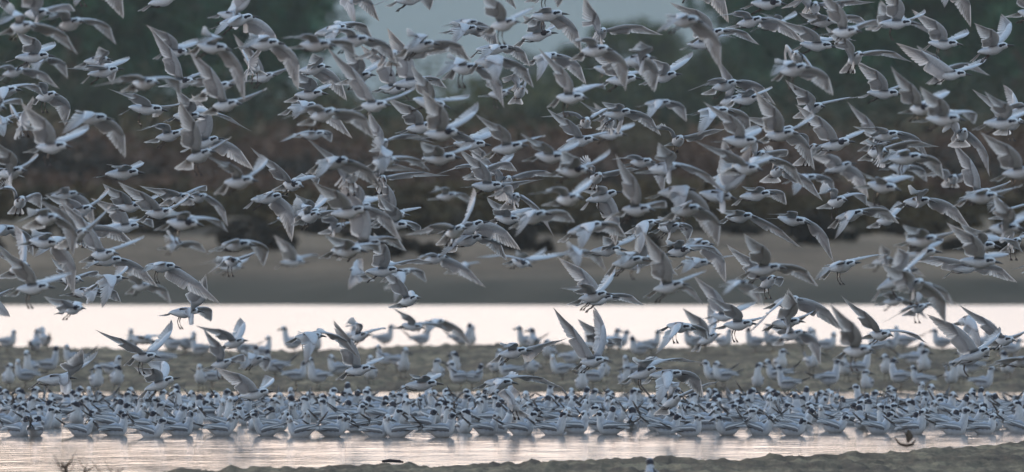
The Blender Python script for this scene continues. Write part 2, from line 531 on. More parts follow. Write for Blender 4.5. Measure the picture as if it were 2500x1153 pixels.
def stand_leg(s):
    mb = MB()
    k, h, f = Vector((-.006, s * .014, .008)), Vector((-.012, s * .015, -.022)), Vector((-.004, s * .016, -.046))
    mb.tube([k, h, f], [.0042, .0024, .0024], 5)
    tips = [f + Vector((.024, dy, -.001)) for dy in (-.010, 0, .010)]
    for t in tips: mb.tube([f, f.lerp(t, .6) + Vector((0, 0, .001)), t], [.0022, .0018, .0008], 4)
    a = mb.add(f); b = [mb.add(f.lerp(t, .85)) for t in tips]
    mb.f += [(a, b[0], b[1]), (a, b[1], b[2])]
    return mb.mesh('leg_standing', M_LEG)
STAND_LEG = {s: stand_leg(s) for s in (-1, 1)}
VARIANTS = []
vr = random.Random(3)
for i in range(28):
    yaw = R(vr.choice((0, 0, 15, -20, 35, -45, 70, -75, 110, -120)))
    nk = vr.choice((-.028, -.022, -.016, -.010, -.004, .004, .014))
    cp = 1.0 if vr.random() < .42 else (0.7 if vr.random() < .45 else 0.0)
    VARIANTS.append((yaw, nk, cp) + rest_meshes(yaw, nk, cp, vr.uniform(.96, 1.12), vr.choice((0, 0, .5, 1.0, 1.8))))

def build_resting(name, loc, heading, variant, pitch=0.0, standing=False, scale=1.0, parts='full'):
    yaw, nk, cp, bm, bill, wings, eyes = VARIANTS[variant]
    o = make_obj(name, bm)
    o.location = loc; o.rotation_euler = (0, pitch, heading); o.scale = (scale * .87, scale, scale * 1.10)
    make_obj('bill', bill, o)
    for w in wings: make_obj('folded_wing', w, o)
    make_obj('tail', REST_TAIL, o)
    if parts == 'full':
        for e in eyes:
            q = make_obj('eye', EYE, o); q.location = e
    if standing:
        for s in (-1, 1): make_obj('leg', STAND_LEG[s], o)
    return o, yaw, nk, cp
# ------------------------------------------------------------------ the flock in the air
# bill x,y  tail x,y  near wing tip x,y  far wing tip x,y [n = nearer than the focus, f = farther]
FLY = """
128 30 42 38 66 -62 180 24 n|207 49 128 72 84 54 282 108 n|90 62 8 70 -18 66 190 132 n|135 134 10 145 40 72 128 97|128 143 50 152 78 190 163 192 f
303 165 186 190 158 165 310 134|480 197 402 207 368 64 508 196|392 200 306 207 222 210 440 232 n|54 216 -42 235 -22 292 108 235|146 228 72 245 60 206 156 306
-20 -15 -100 0 -60 -100 30 40|450 -15 338 20 380 -120 470 -90|255 -42 150 -18 183 18 300 45 n|633 37 506 68 518 92 692 150|600 42 512 33 640 -62 575 -50 f
568 120 457 110 478 106 598 250 n|697 104 576 112 585 122 727 220 n|613 154 630 176 562 112 655 132|862 62 744 92 790 126 912 98|915 95 800 104 770 78 970 156 n
822 108 708 112 686 92 866 138 n|955 254 862 262 800 112 1012 206 n|808 160 708 180 764 128 846 246|801 226 697 237 714 166 800 198|917 180 830 198 838 105 928 140
1056 192 930 215 944 66 1092 214|1005 215 905 218 878 108 1055 178|1050 -8 940 8 905 15 1048 24|868 -32 800 -8 866 62 926 52|1075 104 962 124 992 124 1150 150 n
1178 68 1074 78 1100 112 1215 118|1270 50 1180 72 1172 -30 1302 10 n|1388 31 1272 46 1276 38 1422 126|1361 77 1252 100 1274 36 1346 50|1257 116 1128 126 1162 152 1296 162
1245 143 1136 158 1208 206 1306 214 n|1175 163 1084 172 1060 190 1232 264 n|1372 133 1284 148 1308 200 1432 206|1278 212 1256 242 1222 190 1238 168|1497 118 1398 130 1350 110 1528 222 n
1480 71 1446 100 1426 -12 1622 84|1437 237 1338 240 1312 112 1480 216 n|1567 188 1456 203 1424 108 1592 190|1522 176 1430 164 1446 92 1560 152 f|1370 -24 1290 -4 1302 12 1362 18
1200 -42 1108 -30 1100 -120 1262 22|1718 50 1612 52 1594 82 1762 172 n|1780 72 1680 100 1632 4 1856 108|1762 104 1642 114 1664 24 1800 90 f|1872 44 1780 66 1742 40 1968 106
1922 8 1810 10 1850 -110 1962 -60|1740 -48 1630 -4 1600 -60 1780 57|1602 138 1492 160 1562 98 1598 224 n|1664 178 1564 200 1590 140 1692 122|1940 127 1956 158 1788 168 2012 152
1980 160 1888 184 1876 188 2036 232 n|1810 197 1720 224 1674 222 1896 256|1870 235 1762 252 1790 212 1884 207|2046 113 1928 108 1894 46 2096 96|1992 8 1984 32 1900 22 2140 2
2055 50 1950 56 1946 30 2128 60|2240 55 2122 60 2146 -40 2260 18|2351 107 2244 106 2222 22 2362 66|2474 107 2364 136 2374 54 2446 30|2106 128 2064 162 2010 60 2232 150
2373 180 2236 185 2178 98 2412 134|2208 228 2092 228 2084 144 2218 207|2282 262 2208 270 2172 158 2312 214 n|2358 290 2236 292 2240 208 2382 302 n|2560 40 2466 28 2480 -70 2600 0
2340 -42 2240 -30 2300 20 2372 66|2540 250 2442 290 2402 298 2580 290|2500 292 2438 318 2370 215 2408 204|18 262 -60 262 -34 200 52 254 n|34 296 -50 302 14 334 62 282
177 355 64 364 54 246 210 298 n|278 288 146 290 150 328 304 386 n|412 268 276 262 264 214 446 242|455 322 360 344 328 320 462 300|548 334 412 375 468 228 620 416
527 366 436 400 440 240 560 330 n|354 419 230 430 262 398 338 388|500 282 402 286 432 214 618 320|592 250 500 266 458 110 648 210 n|785 255 680 270 716 292 862 338
830 268 738 296 684 290 916 340 n|865 390 746 405 764 440 936 462 n|975 390 892 402 930 426 1052 416 n|940 432 918 456 880 406 1102 426|632 438 524 452 498 372 628 374 n
1073 302 970 322 942 234 1096 290|1133 322 1010 332 1030 214 1165 244 n|1200 352 1082 352 1020 340 1196 303|1128 382 1004 392 1028 342 1142 343 n|1290 352 1178 374 1160 276 1332 326 n
1390 385 1284 380 1270 322 1404 332 n|1448 415 1334 420 1372 362 1486 360 n|1461 338 1362 350 1334 262 1486 318|1437 292 1420 306 1316 284 1482 268|1553 270 1450 286 1466 246 1616 330
1495 291 1476 310 1412 243 1512 332|1194 408 1150 432 1058 426 1262 418|1246 433 1228 456 1138 356 1382 432|1470 426 1436 444 1400 432 1562 410|1667 336 1640 352 1568 306 1772 312
1793 270 1680 276 1700 332 1836 330|1862 345 1740 342 1714 245 1850 300 n|1950 310 1848 340 1808 282 1992 416|1862 412 1772 408 1690 338 1872 370 n|1662 402 1564 422 1606 344 1782 474 n
1866 371 1838 398 1820 352 1918 380|1911 410 1876 432 1864 392 2012 490|1998 350 1950 396 1900 340 2062 350|2014 257 1948 272 1914 192 2100 232|2087 343 1984 366 1940 252 2108 312
2205 325 2104 338 2078 306 2270 386|2175 345 2102 358 2067 246 2222 332 f|2167 368 2108 378 2118 338 2296 356|2262 380 2148 396 2130 402 2308 438 n|2232 407 2154 411 2190 436 2266 444 f
2357 316 2340 346 2300 306 2420 432|2540 412 2424 432 2388 318 2570 380 n|60 483 34 508 -40 470 98 512|150 530 70 540 38 542 176 626 n|235 505 154 526 112 472 256 456
218 562 150 590 78 470 262 498 n|222 546 190 580 150 506 330 598|360 503 264 505 254 444 380 470|434 515 334 526 288 440 452 470|473 480 396 486 340 450 500 466
498 547 382 544 392 528 556 566 n|270 566 192 578 232 602 336 526 f|53 560 -50 562 -40 606 78 626|190 590 76 588 84 626 244 622|-30 425 -112 430 -100 350 62 432
703 476 588 494 624 494 712 592|742 453 678 450 612 356 774 454|790 513 712 532 722 470 782 468|760 545 638 530 652 472 800 500 f|785 520 724 542 714 526 812 522
905 508 782 530 764 440 982 592 n|918 498 820 520 832 427 962 462 f|1001 522 904 536 902 408 1020 504|1008 552 902 542 922 470 1028 574|897 610 784 616 792 568 930 618 n
625 595 518 602 500 620 642 652 n|1240 453 1128 455 1118 358 1340 430|1268 477 1236 494 1186 480 1356 578|1280 536 1188 532 1188 478 1290 518|1140 553 1076 582 986 572 1152 456 n
1195 537 1076 584 1070 592 1272 612|1190 575 1084 602 1070 628 1240 638|1345 517 1250 548 1254 578 1404 542 n|1424 480 1342 494 1284 472 1432 430 n|1520 465 1406 500 1404 458 1502 604
1600 510 1498 515 1502 372 1626 506 n|1720 506 1620 522 1636 522 1756 602 n|1670 550 1590 562 1604 524 1682 590|1608 541 1538 560 1556 622 1664 532|1530 607 1418 618 1470 572 1562 562
1696 608 1614 622 1610 600 1772 628|1850 527 1750 534 1744 506 1962 606|1895 470 1782 486 1808 452 1922 500|1978 543 1878 530 1868 520 2038 642|1815 432 1720 438 1762 332 1856 402 f
2068 485 2010 502 1984 474 2122 504|2200 462 2096 448 2088 412 2228 440 n|2120 515 2020 541 2032 584 2198 546|2282 489 2186 497 2224 470 2374 562|2426 466 2350 480 2322 336 2466 438
2450 478 2328 486 2324 494 2502 446 n|2500 555 2394 562 2420 468 2506 510 n|2300 582 2190 594 2198 544 2328 562 n|2443 600 2330 600 2338 540 2502 616|2492 584 2456 606 2440 592 2544 604
135 698 14 712 -4 596 172 660 n|205 683 136 684 128 624 236 676|312 633 198 640 208 652 386 702|313 675 212 700 250 752 278 648|247 712 156 716 226 738 292 738
210 750 138 762 108 720 166 772 f|-12 728 -92 758 84 772 30 700|442 650 334 652 346 664 546 746|498 758 388 768 506 666 512 786|590 636 538 642 502 670 642 602 f
985 658 860 668 914 564 1062 636|853 655 900 676 756 692 1002 640 f|1028 723 962 748 920 640 966 742|1012 660 930 676 960 742 1040 690 f|1040 800 964 793 954 744 1096 810 f
797 818 698 828 744 888 880 876|918 896 822 914 814 778 930 866|905 815 846 830 834 796 936 802 f|606 828 530 850 476 792 582 774 f|575 880 500 900 498 798 594 884 f
1098 624 1020 642 998 640 1188 702 f|1300 648 1236 632 1158 626 1402 610 f|1510 722 1400 745 1360 625 1574 746|1495 714 1392 738 1366 700 1496 642|1487 877 1398 890 1346 740 1428 744
1300 852 1194 873 1226 846 1392 820|1682 690 1574 716 1570 562 1726 656 n|1920 650 1800 668 1812 566 2002 700 n|1896 672 1848 712 1772 594 1904 700|1850 788 1744 798 1724 718 1856 772
1960 728 1872 746 1820 814 2068 812|1965 782 1862 796 1922 700 1986 752|1700 800 1608 796 1598 862 1732 832|1760 812 1690 848 1664 748 1726 740 f|1592 642 1500 654 1556 566 1646 640 f
1742 642 1642 642 1660 668 1804 618 f|2101 637 2000 668 1982 684 2172 618|2412 645 2268 668 2198 622 2486 690|2240 652 2116 726 2186 600 2262 600 n|2256 686 2206 708 2150 640 2314 792 n
2265 746 2214 762 2148 788 2304 762 f|2180 816 2110 818 2052 718 2276 842|2430 846 2320 892 2260 764 2442 796|2480 829 2416 832 2338 740 2524 792|2136 852 2040 862 2022 734 2160 836 n
2600 642 2500 660 2462 656 2642 602|187 920 64 934 206 846 236 852|392 868 304 876 232 800 416 778|438 918 330 964 328 892 352 880|670 952 558 976 524 894 642 914
1265 933 1160 938 1186 964 1378 946|1232 964 1278 1018 1190 960 1300 962|1082 934 964 946 1000 908 1046 906|1680 910 1560 922 1602 988 1718 974|1615 895 1512 932 1598 874 1722 884
1668 962 1608 1004 1650 944 1778 920|2416 866 2298 892 2298 800 2412 880|2540 880 2440 886 2360 906 2560 850
"""
MORE = '''60 300 5 n|230 150 40 f|20 420 12 n|100 590 3 n|40 660 60 n|300 560 30 f|420 600 75 g|560 655 80 g|340 700 33 g|150 480 20 f|250 620 9 n|30 180 44 f
420 130 50 f|520 220 66 n|640 190 71 f|760 330 15 f|860 430 90 n|930 350 28 f|1040 250 31 n|960 140 47 n|1120 60 22 f|1210 230 19 f|1090 480 8 g|820 560 101 f|880 600 13 n|700 640 36 g
960 690 88 g|1120 655 62 g|1270 640 84 g|1400 620 23 g|1420 560 6 n|1530 640 17 n|1620 690 99 g|1700 600 4 f|1560 400 27 f|1640 470 58 n|1480 330 49 f|1600 250 93 f|1740 480 2 n|1840 400 74 n
1960 440 18 f|1900 330 63 n|2040 410 39 f|2160 540 77 f|2240 620 21 n|2380 640 54 n|2450 520 91 f|2330 440 86 f|2440 300 11 n|2300 180 52 f|2160 60 70 f|2060 80 29 n|1880 60 45 f|1780 250 68 f
2250 700 25 g|2150 640 97 g|1760 770 14 f|2180 740 103 g|1930 820 95 f|1050 790 72 g|620 880 32 f|1450 840 56 f|2360 780 16 f|340 830 48 g|1800 690 64 g|1180 420 79 f|480 480 24 f'''
FLY_BIRDS = []
_r = random.Random(11)
for _t in FLY.replace('\n', '|').split('|'):
    _q = _t.split()
    if not _q: continue
    _v = [float(c) for c in _q[:8]]
    _D = {'n': _r.uniform(78, 84), 'f': _r.uniform(106, 116)}.get(_q[8] if len(_q) > 8 else '', _r.uniform(89, 100))
    FLY_BIRDS.append(_v + [_D])
for _t in MORE.replace('\n', '|').split('|'):
    _x, _y, _k, _c = _t.split()
    _b = FLY_BIRDS[int(_k) + 12]
    _x, _y = float(_x), float(_y)
    _D = {'n': _r.uniform(82, 86), 'f': _r.uniform(104, 113), 'g': _r.uniform(118, 134)}[_c]
    _s = _b[8] / _D * _r.uniform(.97, 1.03)
    _cx, _cy = (_b[0] + _b[2]) / 2, (_b[1] + _b[3]) / 2
    FLY_BIRDS.append([(_x if _i % 2 == 0 else _y) + (_b[_i] - (_cx if _i % 2 == 0 else _cy)) * _s + _r.uniform(-5, 5) for _i in range(8)] + [_D])

# birds standing on the mud bar: body x, foot row, facing (R, L, F = front, B = back)
STAND = """20 862 R|110 858 B|85 868 B|322 862 F|420 868 L|455 868 R|490 880 L|20 950 F|75 930 F|60 948 L|118 922 R|235 960 F|285 955 F|272 930 R|395 905 L|490 955 F
520 948 R|610 912 R|640 884 R|595 876 L|670 925 L|725 945 R|775 950 L|825 930 L|715 866 L|770 870 F|850 848 R|870 852 F|940 852 R|905 940 F|985 925 F|972 908 R
1030 853 R|1148 854 F|1126 856 R|1070 940 F|1108 925 F|1122 950 L|1155 950 R|1210 925 F|1245 938 L|1297 925 F|1370 930 L|1420 965 F|1450 950 R|1475 935 F|1395 903 R
1285 862 L|1303 864 B|1340 890 F|1450 857 L|1488 861 R|1512 862 R|1525 955 F|1542 930 L|1592 866 R|1560 880 L|1690 861 L|1722 858 R|1768 860 R|1842 862 L|1885 858 L|1983 855 F
1962 856 R|1745 945 L|1764 950 L|1850 960 F|1905 920 F|1898 945 L|1922 965 L|1982 915 F|2025 955 R|2020 868 R|2066 930 F|2098 930 R|2117 965 F|2140 870 L|2172 866 R|2205 860 L
2165 930 F|2197 950 L|2247 956 L|2256 920 F|2298 862 L|2322 952 F|2346 940 F|2370 925 L|2400 962 R|2460 928 F|2395 864 R|2440 872 L|2472 876 R|2232 905 R|1560 955 B|940 905 L|180 905 L"""
# ------------------------------------------------------------------ ground, water, hills
def sstep(a, b, x):
    t = min(1, max(0, (x - a) / (b - a))); return t * t * (3 - 2 * t)
def lerp_list(pts, x):
    if x <= pts[0][0]: return pts[0][1]
    for (a, b), (c, d) in zip(pts, pts[1:]):
        if x <= c: return b + (d - b) * (x - a) / (c - a)
    return pts[-1][1]
# distance at which the near shore meets the water, by column (bearing) of the photograph
SHORE = [(-1500, 84), (300, 86.6), (450, 87.8), (900, 89.6), (1100, 89.6), (1500, 91.5), (1800, 91.5), (2150, 93.6), (2400, 95.4), (2500, 96.2), (4000, 103)]
BAR_H = [(0, .078), (300, .055), (600, .035), (850, .045), (1000, .082), (1400, .085), (1550, .05), (1750, .075), (2000, .092), (2300, .065), (2500, .06)]
def terrain(x, y):
    px = 1250 + x / y * FPX
    n1 = noise.noise(Vector((x * .9, y * .35, 3.1)))
    n2 = noise.noise(Vector((x * 4.1, y * 1.6, 8.7)))
    n3 = noise.noise(Vector((x * 13, y * 5.0, 1.7)))
    sh = lerp_list(SHORE, px) + n1 * .5 + n2 * .35
    n4 = noise.noise(Vector((x * 7.5, y * .8, 4.4)))
    n5 = noise.noise(Vector((x * 17, y * 1.1, 6.1)))
    n6 = noise.noise(Vector((x * 38, y * 2.0, 2.2)))
    bump = n2 * (.012 if y < 104 else .020) + n3 * .008 + n4 * (.008 if y < 104 else .014) + n5 * .012 + n6 * .010
    if y < 104:
        near = sstep(sh + .9, sh - 3.0, y)
        return -.05 + near * .085 + bump * (.2 + near)
    if y < 165:
        a = 116.5 + n1 * .4; b = 140 + n1
        up = sstep(a - 1.2, a + 2.0, y) * (1 - sstep(b - 2, b + 3, y))
        crest = lerp_list(BAR_H, px) * (1 + .10 * n1)
        prof = .025 + (crest - .025) * sstep(a + 1, 133, y)
        return -.06 + up * (.06 + prof) + bump * up * 1.0
    # far bank: a cut face, then a slightly stepped flat
    up = sstep(185.5 + n1 * .4, 189.5 + n1, y)
    h = .26 + .14 * sstep(193, 205, y) + .10 * sstep(216, 221, y + n1 * 3) + .16 * sstep(236, 243, y + n1 * 4) - .08 * sstep(246, 262, y) + .12 * sstep(270, 280, y)
    far = sstep(320, 900, y) * 1.2 + max(0, y - 900) * .0006
    return -.06 + up * (.06 + h + far) + bump * up * 3
def ground_hit(px, py):
    """where the line of sight through px, py meets the ground or the water"""
    k = (py - HORIZON) / FPX; y = 86.0
    while y < 400:
        z = CAM_H - k * y
        t = max(0.0, terrain((px - 1250) / FPX * y, y))
        if z <= t: return Vector(((px - 1250) / FPX * y, y, t))
        y += .08
    return Vector(((px - 1250) / FPX * y, y, 0))

def sheet(name, ys, xf, nx, fz, mat):
    vs, fs = [], []
    for y in ys:
        X = xf(y)
        for i in range(nx + 1):
            x = -X + 2 * X * i / nx
            vs.append((x, y, fz(x, y)))
    for j in range(len(ys) - 1):
        for i in range(nx):
            a = j * (nx + 1) + i
            fs.append((a, a + 1, a + nx + 2, a + nx + 1))
    me = bpy.data.meshes.new(name); me.from_pydata(vs, [], fs)
    me.polygons.foreach_set('use_smooth', [True] * len(fs)); me.materials.append(mat); me.update()
    o = make_obj(name, me); o['kind'] = 'structure'; return o

def mud_material(name, c1, c2, c3, shaded_face=False):
    m, n, l, b = new_mat(name)
    tc = n.new('ShaderNodeTexCoord')
    mp = n.new('ShaderNodeMapping'); mp.inputs['Scale'].default_value = (1, .4, 1); l.new(tc.outputs['Object'], mp.inputs[0])
    a = n.new('ShaderNodeTexNoise'); a.inputs['Scale'].default_value = 2.2; a.inputs['Detail'].default_value = 8; a.inputs['Roughness'].default_value = .62
    c = n.new('ShaderNodeTexNoise'); c.inputs['Scale'].default_value = 20; c.inputs['Detail'].default_value = 6; c.inputs['Roughness'].default_value = .7
    mp2 = n.new('ShaderNodeMapping'); mp2.inputs['Scale'].default_value = (.7, .022, 1) if not shaded_face else (.12, .02, 1); l.new(tc.outputs['Object'], mp2.inputs[0])
    l.new(mp2.outputs[0] if shaded_face else mp.outputs[0], a.inputs['Vector']); l.new(mp2.outputs[0] if not shaded_face else mp.outputs[0], c.inputs['Vector'])
    rp = n.new('ShaderNodeValToRGB'); cr = rp.color_ramp
    cr.elements[0].position = .40; cr.elements[0].color = (*c1, 1); cr.elements[1].position = .60; cr.elements[1].color = (*c3, 1)
    e = cr.elements.new(.5); e.color = (*c2, 1)
    s = math_node(n, l, 'ADD', math_node(n, l, 'MULTIPLY', a.outputs['Fac'], .6), math_node(n, l, 'MULTIPLY', c.outputs['Fac'], .4))
    l.new(s, rp.inputs[0])
    if shaded_face:   # shade on the steep bank face, painted as a darker foot above the water
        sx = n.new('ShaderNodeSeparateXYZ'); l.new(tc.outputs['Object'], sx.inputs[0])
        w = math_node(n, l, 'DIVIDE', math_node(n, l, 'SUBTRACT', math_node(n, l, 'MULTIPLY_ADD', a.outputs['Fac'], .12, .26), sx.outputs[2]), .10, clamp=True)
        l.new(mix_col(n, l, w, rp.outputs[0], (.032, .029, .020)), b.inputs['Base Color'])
    else:
        l.new(rp.outputs[0], b.inputs['Base Color'])
    b.inputs['Roughness'].default_value = .9; b.inputs['Specular IOR Level'].default_value = .12
    bp = n.new('ShaderNodeBump'); bp.inputs['Strength'].default_value = .7; bp.inputs['Distance'].default_value = .03
    l.new(c.outputs['Fac'], bp.inputs['Height']); l.new(bp.outputs[0], b.inputs['Normal'])
    return m
M_MUD = mud_material('wet_mud', (.007, .006, .003), (.036, .031, .018), (.125, .104, .064))
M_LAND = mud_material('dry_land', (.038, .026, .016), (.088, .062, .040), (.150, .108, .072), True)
near_ys = [60 + i * 1.0 for i in range(20)] + [80 + i * .2 for i in range(121)] + [104.2 + i * .5 for i in range(20)] + [114.5 + i * .22 for i in range(148)]
sheet('mud_flats', near_ys, lambda y: y * .031 + 2.4, 560, terrain, M_MUD)
far_ys = [147.06] + [150 + i * 3 for i in range(11)] + [183 + i * .5 for i in range(190)] + [280 * 1.06 ** i for i in range(60)]
far_ys = [y for y in far_ys if y < 9000] + [9000]
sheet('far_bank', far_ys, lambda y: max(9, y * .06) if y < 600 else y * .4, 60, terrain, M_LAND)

def water_material(name, rough, dist):
    m, n, l, b = new_mat(name)
    b.inputs['Base Color'].default_value = (.03, .034, .032, 1)
    b.inputs['Roughness'].default_value = rough
    b.inputs['IOR'].default_value = 1.333
    b.inputs['Specular IOR Level'].default_value = .5
    tc = n.new('ShaderNodeTexCoord')
    mp = n.new('ShaderNodeMapping'); mp.inputs['Scale'].default_value = (1.2, .5, 1); l.new(tc.outputs['Object'], mp.inputs[0])
    a = n.new('ShaderNodeTexNoise'); a.inputs['Scale'].default_value = 5; a.inputs['Detail'].default_value = 4; a.inputs['Roughness'].default_value = .55
    c = n.new('ShaderNodeTexNoise'); c.inputs['Scale'].default_value = 1.4; c.inputs['Detail'].default_value = 2
    l.new(mp.outputs[0], a.inputs['Vector']); l.new(mp.outputs[0], c.inputs['Vector'])
    s = math_node(n, l, 'ADD', a.outputs['Fac'], math_node(n, l, 'MULTIPLY', c.outputs['Fac'], 1.5))
    bp = n.new('ShaderNodeBump'); bp.inputs['Strength'].default_value = 1.0; bp.inputs['Distance'].default_value = dist
    l.new(s, bp.inputs['Height']); l.new(bp.outputs[0], b.inputs['Normal'])
    return m
M_WATER = water_material('shallow_water', .07, .008)
M_LAGOON = water_material('ruffled_lagoon', .22, .045)
for nm, y0, y1, mt in (('water', 55, 128, M_WATER), ('lagoon_water', 128, 192, M_LAGOON)):
    wm = bpy.data.meshes.new(nm)
    wm.from_pydata([(-40, y0, 0), (40, y0, 0), (40, y1, 0), (-40, y1, 0)], [], [(0, 1, 2, 3)])
    wm.materials.append(mt)
    make_obj(nm, wm)['kind'] = 'structure'

# ---- far wooded hills
M_HILL = plain('far_woodland', (.035, .06, .055), (.07, .10, .085), .01, .95, .05)
def hill(name, y0, depth, h, half, seed):
    vs, fs = [], []; nx, ny = 60, 8
    for j in range(ny + 1):
        for i in range(nx + 1):
            x = -half + 2 * half * i / nx; t = j / ny
            z = h * math.sin(math.pi * t / 2) * (1 + .35 * noise.noise(Vector((x / half * 3 + seed, t, seed)))) * (1 if 0 < i < nx else 0)
            vs.append((x, y0 + depth * t, z - 1))
    for j in range(ny):
        for i in range(nx):
            a = j * (nx + 1) + i; fs.append((a, a + 1, a + nx + 2, a + nx + 1))
    me = bpy.data.meshes.new(name); me.from_pydata(vs, [], fs); me.materials.append(M_HILL)
    o = make_obj(name, me); o['kind'] = 'structure'
hill('hills', 4500, 900, 110, 2200, 2.0)

# ------------------------------------------------------------------ plants behind the lagoon
def leaf_mat(name, c1, c2):
    m = plain(name, c1, c2, 1.3, .75, .12, coord='Object')
    return m
M_LEAF = [leaf_mat('dark_foliage', (.012, .048, .026), (.032, .088, .042)), leaf_mat('olive_foliage', (.020, .038, .012), (.046, .068, .020)), leaf_mat('grey_foliage', (.030, .048, .036), (.055, .075, .05))]
M_BARK = plain('bark', (.06, .05, .04), (.12, .10, .08), 8, .9, .1)
M_SCRUB = [leaf_mat('rust_scrub', (.050, .028, .017), (.112, .066, .044)), leaf_mat('brown_scrub', (.036, .027, .012), (.080, .060, .028)), leaf_mat('green_scrub', (.012, .022, .010), (.028, .038, .016)), leaf_mat('dark_scrub', (.012, .010, .007), (.030, .025, .018))]
def leaf_cloud(mb, c, r, count, size, rg, squash=.8):
    for _ in range(count):
        d = Vector((rg.gauss(0, 1), rg.gauss(0, 1), rg.gauss(0, 1))).normalized() * (rg.random() ** .45)
        p = Vector(c) + Vector((d.x * r, d.y * r, d.z * r * squash))
        u = Vector((rg.gauss(0, 1), rg.gauss(0, 1), rg.gauss(0, .7))).normalized()
        w = u.cross(Vector((rg.gauss(0, 1), rg.gauss(0, 1), rg.gauss(0, 1)))).normalized()
        s = size * rg.uniform(.6, 1.4)
        i = len(mb.v)
        mb.add(p - u * s); mb.add(p + w * s * .5); mb.add(p + u * s); mb.add(p - w * s * .5)
        mb.f.append((i, i + 1, i + 2, i + 3))
def tree_kind(seed, H, mat):
    rg = random.Random(seed)
    tb = MB(); cb = MB()
    top = Vector((rg.uniform(-.3, .3), rg.uniform(-.3, .3), H * .62))
    tb.tube([(0, 0, -.6), (0.03 * H, 0, H * .25), top * .8, top], [H * .028, H * .022, H * .014, H * .008], 7)
    for k in range(9):
        a = rg.uniform(0, 6.28); z = H * rg.uniform(.22, .6); rr = H * rg.uniform(.16, .34)
        p = Vector((0.03 * H, 0, z)); q = p + Vector((math.cos(a) * rr, math.sin(a) * rr, H * rg.uniform(.08, .28)))
        tb.tube([p, p.lerp(q, .5) + Vector((0, 0, -.05 * H)), q], [H * .011, H * .007, H * .003], 5)
        leaf_cloud(cb, q, H * rg.uniform(.13, .22), 420, .17, rg)
    for k in range(7):
        leaf_cloud(cb, (rg.uniform(-.22, .22) * H, rg.uniform(-.2, .2) * H, H * rg.uniform(.35, .9)), H * rg.uniform(.13, .22), 420, .17, rg)
    return tb.mesh('trunk', M_BARK), cb.mesh('crown', mat, smooth=False)
KIND = [tree_kind(1, 8, M_LEAF[0]), tree_kind(2, 8, M_LEAF[0]), tree_kind(3, 7, M_LEAF[2]), tree_kind(4, 7, M_LEAF[1])]
# column in the photograph, distance, kind, scale, label
TREES = [(190, 375, 1, .98, 'broad dark tree behind the leftmost birds of the flock'), (330, 405, 0, 1.10, 'tall dark green tree, second crown from the left'),
         (455, 385, 1, .95, 'dense dark tree third from the left'), (560, 400, 0, .74, 'dark tree at the left side of the wide hazy gap'),
         (80, 420, 0, .52, 'low dark tree near the left edge'), (270, 390, 1, .80, 'lower dark tree between the two tallest left crowns'),
         (780, 620, 2, .42, 'low pale tree at the left foot of the hazy gap'), (1010, 640, 2, .40, 'lowest pale tree in the middle of the hazy gap'), (1240, 560, 2, .50, 'greyish green tree at the right foot of the hazy gap'),
         (1500, 500, 3, .60, 'olive tree between the two hazy gaps of the treeline'), (1620, 540, 3, .46, 'small olive tree under the narrow right hand gap'), (1780, 520, 2, .54, 'rounded grey green tree closing the narrow right hand gap'),
         (1690, 480, 3, .50, 'small olive tree left of the rounded grey green one'), (1940, 430, 0, .74, 'dark tree just left of the bright green crown'), (2110, 445, 1, .72, 'dark green tree below the thin pale gap at right'),
         (2300, 380, 0, .98, 'large dark tree behind the birds at the right'), (2460, 372, 1, 1.1, 'tall dark tree at the right edge of the view'), (2600, 400, 0, 1.0, 'dark tree mostly beyond the right edge'),
         (2210, 400, 0, .76, 'dark tree in the middle of the right hand trees'), (2390, 392, 1, .85, 'dark crown between the two largest trees at right')]
tr = random.Random(5)
for px, D, k, s, lab in TREES:
    p = px_to_world(px, 0, D); z = terrain(p.x, D)
    t = bpy.data.objects.new('tree', None); col.objects.link(t)
    t.location = (p.x, D, z); t.rotation_euler = (0, 0, tr.uniform(0, 6.28)); t.scale = (s * 1.1, s * 1.1, s)
    tag(t, lab, 'tree', 'trees behind the far bank')
    make_obj('trunk', KIND[k][0], t); make_obj('crown', KIND[k][1], t)
# scrub belts: too dense to count, one mass per belt
def scrub(name, spots, mat, seed, label):
    rg = random.Random(seed); mb = MB()
    for px, D, w, h in spots:
        x = (px - 1250) / FPX * D
        nb = max(1, int(w / 14))
        for _ in range(nb):
            xx = x + rg.uniform(-.5, .5) * w / FPX * D; dd = D + rg.uniform(-6, 6); hh = h * rg.uniform(.6, 1.05)
            z0 = terrain(xx, dd)
            leaf_cloud(mb, (xx, dd, z0 + hh * .5), hh * .55, 110, .09, rg, .95)
            leaf_cloud(mb, (xx + rg.uniform(-.3, .3), dd, z0 + hh * .2), hh * .5, 60, .09, rg, .5)
    o = make_obj(name, mb.mesh(name, mat, smooth=False)); tag(o, label, 'scrub', None, 'stuff')
scrub('rust_scrub', [(px, 300 + (px % 5) * 4, 190, 1.15 + .3 * math.sin(px * .011)) for px in range(-150, 2700, 95)], M_SCRUB[0], 1, 'belt of rust brown scrub beyond the far bank')
scrub('brown_scrub', [(px, 320 + (px % 7) * 3, 190, 1.65 + .25 * math.sin(px * .017 + 1)) for px in range(-150, 2700, 100)], M_SCRUB[1], 2, 'olive brown bushes behind the rust scrub')
scrub('green_scrub', [(px, 356, 260, 2.7 + .5 * math.sin(px * .006 + 2)) for px in range(-150, 720, 55)] + [(px, 362, 240, 2.0) for px in range(700, 1500, 110)] + [(px, 366, 240, 2.6) for px in range(1500, 2700, 90)], M_SCRUB[2], 3, 'green bushes at the foot of the trees')
scrub('olive_scrub', [(px, 372, 240, 2.5 + .4 * math.sin(px * .02)) for px in range(760, 1500, 90)], leaf_mat('olive_scrub_leaf', (.045, .050, .020), (.10, .105, .045)), 12, 'pale olive bushes in the hazy gap between the trees')
